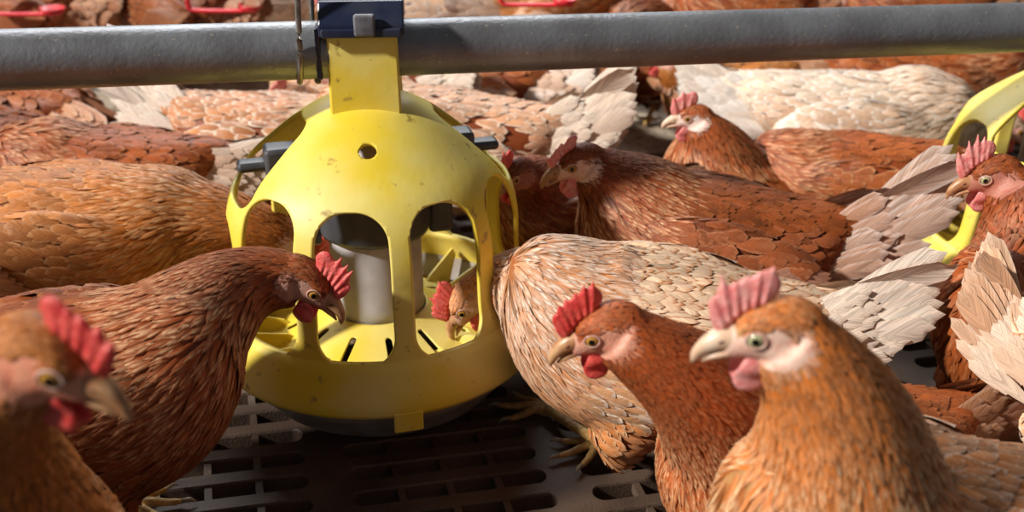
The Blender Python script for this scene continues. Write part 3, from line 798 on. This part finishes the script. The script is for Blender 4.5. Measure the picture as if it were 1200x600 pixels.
    for k in range(nsp):
        t = (k+.3)/(nsp-.2); i = t*11; i0 = min(int(i), 10); p = base[i0]+(base[i0+1]-base[i0])*(i-i0)
        hgt = (.019+.009*math.sin(math.pi*min(1, .15+.75*t)))*comb_h*rc.uniform(.72, 1.22)
        dirv = np.array([.22-.62*t+rc.uniform(-.06, .06), rc.uniform(-.05, .05), 1.0]); dirv /= np.linalg.norm(dirv)
        q = np.array([p+dirv*hgt*x for x in (0, .35, .7, 1)])
        cm.add(*tube(catmull(q, 8), [.0024, .0024, .0023, .0022, .0020, .0017, .0013, .0008], 12, up=(0, 1, 0), sx=[.0050, .0048, .0045, .0040, .0035, .0029, .0022, .0010]))
        cm.add(*ellipsoid(p+dirv*hgt*.40, (.0056, .0028, .0130*comb_h), rot(0, math.degrees(math.atan2(-dirv[0], dirv[2])), 0), 12, 8))
    for k in range(15):
        t = k/14; i0 = min(int(t*11), 10); p = base[i0]+(base[i0+1]-base[i0])*(t*11-i0); dv = np.array([.22-.62*t, 0, 1.0]); dv /= np.linalg.norm(dv)
        hb = (.0085+.0035*math.sin(math.pi*t))*comb_h
        cm.add(*ellipsoid(p+dv*hb*.75, (.0048, .0030, hb), rot(0, math.degrees(math.atan2(-dv[0], dv[2])), 0), 12, 8))
    cm.add(*ellipsoid((-.0035, 0, .0285+.003*comb_h), (.0080, .0028, .0100*comb_h), rot(0, -10), 12, 8))
    at_head(cm)
    cme = remeshed(cm, {3: .0009, 2: .0012, 1: .0020}[detail]*s, {3: 9, 2: 6, 1: 2}[detail]); cme.materials.append(comb); cme.transform(Matrix.Translation(-Vector(org)))
    co_ = bpy.data.objects.new('comb', cme); COL.objects.link(co_); co_.parent = root
    for sd in (-1, 1):
        wm = MB(); v, f = ellipsoid((0, 0, 0), (.0100, .0026, .0135), None, 18, 14)
        v = np.array(v); v[:, 0] *= 1+.25*np.clip(-v[:, 2]/.0125, -1, 1); v[:, 1] += .0012*np.sin(v[:, 2]*400)
        v = v @ rot(0, 14*1, 0).T; v = v @ rot(0, 0, sd*-10).T + np.array([.0125, sd*.0065, -.0235])
        wm.add(v, f); at_head(wm).build('wattle', comb, root, org)
        lm = MB(); lm.add(*ellipsoid((-.0205, sd*.0172, -.0085), (.0036, .0022, .0082), rot(0, -18), 14, 10)); at_head(lm).build('earlobe', LOBE, root, org)
        # eye: pole faces outwards
        out = np.array([.30, sd*.95, .06]); out /= np.linalg.norm(out); ec = np.array([.0078, sd*.0108, .0030]); r = .0064
        t_, s_, u_ = frame_of(out); ev = []; ef = []; em = []; nu = 24; ang = [0.001, .20, .40, .50, .65, .82, 1.0, 1.3, 1.8, 2.6]
        for a in ang:
            for j in range(nu):
                b = 2*math.pi*j/nu; ev.append(ec+r*(t_*math.cos(a)+math.sin(a)*(s_*math.cos(b)+u_*math.sin(b))))
        for i in range(len(ang)-1):
            for j in range(nu):
                k = (j+1) % nu; ef.append((i*nu+j, i*nu+k, (i+1)*nu+k, (i+1)*nu+j)); em.append(0 if i < 2 else (1 if i < 5 else 0))
        ef.append(tuple(range(nu))[::-1]); em.append(0)
        mesh_obj('eye', [H(p) for p in ev], ef, [PUPIL, iris], root, org, True, em)
        lid = MB(); rr = [ec+r*.80*t_*.80+(s_*math.cos(b)*1.10+u_*math.sin(b)*.92)*r*.86 for b in np.linspace(0, 2*math.pi, 28, endpoint=False)]
        rings = []
        for j in range(28):
            a = rr[j]; e = a-(ec+r*.64*t_); e /= np.linalg.norm(e)
            rings.append([a+(e*math.cos(z)+t_*math.sin(z))*.0009 for z in np.linspace(0, 2*math.pi, 8, endpoint=False)])
        rings.append(rings[0]); v, f = loft(rings, cap=False); lid.add(v, f); at_head(lid).build('eyelid', LID, root, org)
    # ---- legs
    if legs:
        for sd, fi in ((1, 0), (-1, 1)):
            hk = B((-.002, sd*.045, -.118)); yw = yaw+rs.uniform(-15, 15)
            ft = np.array([hk[0], hk[1], 0.0])+rot(yaw) @ np.array([.022+.02*(fi*2-1)*rs.rand(), 0, 0])*s
            if feet: ft = np.array([*feet[fi][:2], 0.0]); yw = feet[fi][2] if len(feet[fi]) > 2 else yw
            if hk[2] < .03: continue
            ft[2] = .008; lm = MB(); Rf = rot(yw)
            top = hk+np.array([0, 0, .02])
            lm.add(*tube(catmull([top, hk, hk*.45+ft*.55, ft+np.array([0, 0, .004])], 12), list(np.interp(np.linspace(0, 1, 12), [0, .3, .5, .9, 1], [.009, .0078, .0058, .0058, .0072])*s), 12, up=(0, 1, 0)))
            for ang_, ln in ((0, .055), (32, .046), (-32, .046), (172, .022)):
                dv = Rf @ rot(ang_) @ np.array([1., 0, 0])
                q_ = catmull([ft, ft+dv*ln*.3*s+np.array([0, 0, .006]), ft+dv*ln*.65*s+np.array([0, 0, .001]), ft+dv*ln*s+np.array([0, 0, -.001])], 9)
                lm.add(*tube(q_, list(np.array([.0058, .0056, .0050, .0046, .0048, .0044, .0038, .0036, .0024])*s), 10))
            lme = remeshed(lm, .0018 if detail >= 2 else .0030, 2); lme.materials.append(LEG); lme.transform(Matrix.Translation(-Vector(org)))
            lo = bpy.data.objects.new('leg', lme); COL.objects.link(lo); lo.parent = root
            for ang_, ln in ((0, .055), (32, .046), (-32, .046)):
                dv = Rf @ rot(ang_) @ np.array([1., 0, 0]); e = ft+dv*(ln-.002)*s
                c_ = MB(); c_.add(*tube([e, e+dv*.008*s+np.array([0, 0, .001]), e+dv*.014*s+np.array([0, 0, -.004])], [.0026*s, .0019*s, .0004*s], 8)); c_.build('claw', CLAW, lo, org)
    return root

# ------------------------------------------------------------------ the hens
G_BACK = None
HENS = [
 # foreground
 dict(label='chestnut and cream hen at the lower right, nearest the camera, with pale pink upright comb', body=at_d(1050, 645, .87), yaw=198, pitch=12, s=1.10, head=at_d(898, 388, .73), hyaw=182, hpitch=-12, hroll=0,
      colors=pal(GOLD, neck=(.56, .145, .016), neck2=(.90, .66, .40), mot=.14, breast=(.66, .33, .12), breast2=(.88, .72, .54), back2=(.84, .70, .56), shaft=1.0, wing=(.60, .30, .15), wing2=(.86, .74, .62)), face=(.84, .56, .44), comb=COMB_PINK, comb_h=1.0, beak=BEAK_PALE, iris=IRIS_P, detail=3, seed=3, comb_seed=2, neck_el=62, neck_r=1.0),
 dict(label='rust hen with red comb and hooked beak between the feeder and the pale-combed hen', body=at_d(938, 550, 1.09), yaw=202, pitch=10, s=1.05, head=at_d(704, 388, .90), hyaw=188, hpitch=-22, hroll=0,
      colors=pal(RUST, neck=(.36, .068, .010), shaft=1.0), face=(.74, .36, .25), comb=COMB_RED, comb_h=.92, detail=3, seed=5, comb_seed=5, neck_el=45, neck_r=.95, fd=1.2),
 dict(label='blurred brown hen cut off by the lower left corner, facing right with a red comb', body=at_d(-25, 690, .86), yaw=-40, pitch=14, s=1.10, head=at_d(60, 424, .60), hyaw=-14, hpitch=-18, hs=1.0,
      colors=pal(GOLD, neck=(.42, .13, .022), breast=(.46, .16, .035), breast2=(.56, .26, .08), shaft=.2, edge=.3), face=(.80, .33, .20), comb=COMB_RED, comb_h=.8, beak=BEAK, detail=2, seed=7, comb_seed=8, neck_el=66, comb_sp=5, neck_r=.95),
 dict(label='dark rust hen leaning over the left rim of the central feeder', body=at_d(85, 462, 1.08), yaw=12, pitch=6, s=1.12, head=at_d(362, 333, 1.14), hyaw=-8, hpitch=-36, hroll=0,
      colors=pal(RUST, neck=(.32, .062, .010), breast=(.24, .05, .012), breast2=(.36, .12, .04), shaft=.75), face=(.50, .28, .21), comb=COMB_MID, comb_h=.9, beak=BEAK_DARK, detail=3, seed=9, comb_seed=3, neck_el=22, neck_r=.88, neck_k=.42, head_t=(.8, .45), fd=1.0),
 dict(label='speckled white and tan hen eating inside the right side of the central feeder', body=at_d(757, 392, 1.25), yaw=178, pitch=6, s=1.12, head=at_d(547, 354, 1.33), hyaw=192, hpitch=-58, hroll=0,
      colors=SPECK, face=(.74, .44, .35), comb=COMB_MID, comb_h=.8, detail=3, seed=13, comb_seed=6, neck_el=10, tail_el=38, tail_len=.125, tail_w=.032, neck_r=.85, head_t=(.9, .35), body_l=1.0, feet=(at_h(640, 488, 0).tolist()[:2]+[170], at_h(706, 528, 0).tolist()[:2]+[205]), fd=1.3),
 dict(label='mahogany hen with a white face looking left, its pale tail raised beside the second feeder', body=at_d(818, 288, 1.48), yaw=176, pitch=6, s=1.12, head=at_d(674, 192, 1.42), hyaw=200, hpitch=-18,
      colors=pal(DARK, neck=(.27, .050, .009), neck2=(.78, .46, .25), tail=(.60, .40, .30), tail2=(.84, .76, .72), wing=(.30, .08, .025), wing2=(.50, .22, .11), shaft=.8), face=(.84, .58, .47), comb=COMB_PINK, comb_h=.5, beak=BEAK_DARK, detail=3, seed=15, comb_seed=1, neck_el=48, tail_el=52, tail_len=.15, tail_w=.032, neck_r=1.0),
 dict(label='dark red hen at the right edge with a pink comb', body=at_d(1225, 385, 1.28), yaw=215, pitch=22, s=1.1, head=at_d(1158, 206, 1.30), hyaw=184, hpitch=-18,
      colors=pal(DARK, neck=(.34, .068, .012), breast=(.30, .07, .014), shaft=.3), face=(.50, .20, .14), comb=COMB_PINK, comb_h=1.0, beak=BEAK, iris=IRIS_P, detail=2, seed=17, comb_seed=4, neck_el=62, neck_r=1.0),
 dict(label='golden brown hen at left with its head inside the central feeder', body=at_d(95, 282, 1.47), yaw=2, pitch=0, s=1.18, head=at_d(350, 288, 1.47), hyaw=10, hpitch=-50,
      colors=pal(GOLD, edge=.5, wing2=(.70, .36, .16), breast=(.44, .13, .025), breast2=(.62, .3, .12)), comb=COMB_MID, detail=3, seed=19, neck_el=14, neck_r=.85, head_t=(.9, .3), fd=1.0),
 dict(label='red-brown hen behind the golden hen at left, its white tail base beside the feeder', body=at_d(120, 215, 1.70), yaw=184, pitch=2, s=1.05, head=at_d(-30, 170, 1.68), hyaw=190, hpitch=0,
      colors=pal(RUST, tail=(.78, .62, .52), tail2=(.88, .8, .74)), detail=2, seed=21, tail_el=8),
 dict(label='dark brown hen at the left edge below the pipe', body=at_d(-30, 190, 1.92), yaw=170, pitch=2, s=1.1, head=at_d(-150, 150, 1.92), hyaw=160,
      colors=DARK, detail=2, seed=22, tail_el=5),
 dict(label='rusty hen directly below the pipe in the upper left corner', body=at_d(15, 130, 2.17), yaw=150, pitch=2, s=1.05, head=at_d(-100, 80, 2.2), hyaw=150,
      colors=RUST, detail=1, seed=23, tail_el=-10),
 dict(label='light brown hen with a white raised tail, left of the feeder neck', body=at_d(330, 175, 1.88), yaw=-8, pitch=0, s=1.12, head=at_d(395, 145, 1.86), hyaw=-10, hpitch=-10,
      colors=pal(PALE, back=(.52, .20, .07), wing=(.52, .20, .07), edge=1.0, tail=(.85, .72, .62)), detail=2, seed=25, tail_el=48, tail_len=.15, tail_w=.032, comb=COMB_PINK),
 dict(label='pale hen with a pink comb just behind the wire hanger', body=at_d(405, 118, 2.15), yaw=165, pitch=0, s=1.0, head=at_d(338, 114, 2.05), hyaw=215, hpitch=-20,
      colors=pal(PALE), detail=1, seed=26, comb=COMB_PINK, face=(.8, .55, .5)),
 dict(label='pale tan hen behind the feeder hood with its whitish tail up to the right', body=at_d(505, 172, 1.84), yaw=174, pitch=2, s=1.18, head=at_d(430, 140, 1.8), hyaw=175,
      colors=PALE, detail=2, seed=27, tail_el=50, tail_len=.125, tail_w=.033, body_l=1.1),
 dict(label='dark brown hen peeping from behind the right side of the feeder', body=at_d(672, 255, 1.64), yaw=205, pitch=4, s=1.0, head=at_d(600, 206, 1.50), hyaw=232, hpitch=-18,
      colors=pal(DARK, neck=(.22, .042, .010)), face=(.45, .18, .12), comb=COMB_MID, comb_h=.9, detail=2, seed=29, tail_el=-5, tail_len=.05),
 dict(label='upright rust hen with a white face and pink comb behind the mahogany hen', body=at_d(868, 240, 1.80), yaw=172, pitch=30, s=1.0, head=at_d(810, 138, 1.72), hyaw=186, hpitch=-5,
      colors=pal(RUST, neck=(.38, .080, .015), shaft=.8), face=(.9, .74, .66), comb=COMB_PINK, comb_h=1.1, comb_sp=3, beak=BEAK_PALE, detail=2, seed=31, neck_el=55, neck_r=1.0),
 dict(label='ruffled brown hen between the upright hen and the cream hen', body=at_d(985, 215, 1.80), yaw=170, pitch=-4, s=.98, head=at_d(905, 215, 1.78), hyaw=170, hpitch=-30,
      colors=pal(RUST), detail=2, seed=33, tail_el=-10, tail_len=.07),
 dict(label='cream hen with tan feather edges below the pipe at right', body=at_d(1005, 150, 2.04), yaw=-4, pitch=0, s=1.22, head=at_d(1185, 150, 2.05), hyaw=-5, hpitch=-30,
      colors=CREAM, detail=2, seed=35, tail_el=18, tail_len=.10, body_l=1.1),
 dict(label='red-brown hen at the right directly under the pipe, facing the right edge', body=at_d(1085, 104, 2.32), yaw=2, pitch=0, s=1.22, head=at_d(1198, 82, 2.3), hyaw=-20, hpitch=-10,
      colors=RUST, face=(.8, .6, .55), detail=2, seed=37, tail_el=10, body_l=1.1),
 dict(label='brown hen with one white wing feather behind the pipe, right of the feeder neck', body=at_d(548, 100, 2.22), yaw=160, pitch=0, s=1.0, head=at_d(470, 50, 2.2),
      colors=pal(RUST, tail=(.85, .76, .68)), detail=1, seed=39, tail_el=30),
 dict(label='dark hen standing on yellow legs behind the pipe', body=at_d(752, 66, 2.36), yaw=110, pitch=5, s=1.0, head=at_d(790, 0, 2.45), hyaw=90,
      colors=DARK, detail=1, seed=41, feet=(at_h(727, 146, 0).tolist()[:2]+[110], at_h(757, 148, 0).tolist()[:2]+[80])),
 dict(label='orange-brown hen with a white patch under the pipe, right of the dark standing hen', body=at_d(850, 112, 2.26), yaw=200, pitch=0, s=.92, head=at_d(775, 70, 2.15), hyaw=190,
      colors=pal(GOLD, tail=(.88, .8, .74)), detail=1, seed=43, tail_el=20),
 dict(label='white and tan raised tail of a hen at the right edge, above the scalloped back', body=at_d(1385, 500, 1.09), yaw=-30, pitch=0, s=.95, head=at_d(1540, 380, 1.0), hyaw=-20,
      colors=pal(SPECK, tail=(.60, .34, .2)), detail=2, seed=45, tail_el=60, tail_len=.11, tail_w=.028),
]
EXTRA = [  # the row seen above the pipe
 (20, 5, 170, RUST, 'brown hen above the pipe at the far left'),
 (125, 14, 200, pal(GOLD, tail=(.85, .7, .6)), 'tan-tailed brown hen above the pipe, between the two red drinkers'),
 (205, 4, 150, DARK, 'dark hen above the pipe beside the second red drinker'),
 (308, 14, 30, CREAM, 'whitish hen above the pipe just left of the wire hanger'),
 (480, 10, 190, CREAM, 'pale hen above the pipe just right of the navy clamp'),
 (560, 8, 175, GOLD, 'orange-brown hen above the pipe, below the third red drinker'),
 (655, 10, 20, pal(GOLD, tail=(.88, .8, .72)), 'brown hen with white feathers above the middle of the pipe'),
 (730, 14, 160, PALE, 'pinkish tan hen above the pipe, behind the dark standing hen'),
 (862, 8, 185, RUST, 'rust hen above the pipe right of the pinkish tan hen'),
 (955, 12, 10, PALE, 'white-flecked hen above the pipe near the right'),
 (1065, 8, 175, DARK, 'dark red hen above the pipe, second from the right edge'),
 (1165, 8, 165, RUST, 'dark red hen above the pipe at the right edge'),
]
for h in HENS: hen(**h)
for i, (px, py, yw, colr, lab) in enumerate(EXTRA):
    b = at_d(px, py+6, 2.44+.24*(i % 2)); Rr = rot(yw)
    hd_ = b+Rr @ np.array([.17, 0, .10 if i % 2 else .02])
    hen(lab, body=b, yaw=yw, pitch=2, s=1.0, head=hd_, hyaw=yw, hpitch=-20, colors=colr, detail=1, seed=60+i, comb=COMB_PINK, tail_el=25)

# ------------------------------------------------------------------ red drinkers
def drinker(px, py, d, yaw, label):
    p = at_d(px, py, d); t = empty('drinker', tuple(p), label, 'drinker', 'red drinkers above the pipe')
    R = rot(yaw)
    m = MB(); m.add(*tube(catmull([(-.055, 0, .10), (-.055, 0, .03), (-.053, 0, .004), (-.035, 0, -.002), (.03, 0, 0), (.07, 0, .002)], 30), .0045, 10, up=(0, 1, 0), sx=[.009]*30))
    m.v = [tuple(R @ np.array(q)) for q in m.v]; m.build('arm', RED, t)
    c = MB(); rr = [[(.075+r*math.cos(a), r*math.sin(a), z) for a in np.linspace(0, 2*math.pi, 24, endpoint=False)] for r, z in ((.002, .002), (.018, .002), (.026, .016), (.0245, .016), (.017, .005), (.002, .005))]
    c.add(*loft(rr, cap=False)); c.v = [tuple(R @ np.array(q)) for q in c.v]; c.build('cup', RED, t)
drinker(20, 16, 2.30, 0, 'red plastic drinker arm above the pipe at the left edge')
drinker(252, 12, 2.30, 0, 'red plastic drinker arm above the pipe, left of the wire hanger')
drinker(618, 5, 2.24, 0, 'red plastic drinker arm at the top edge right of the navy clamp')
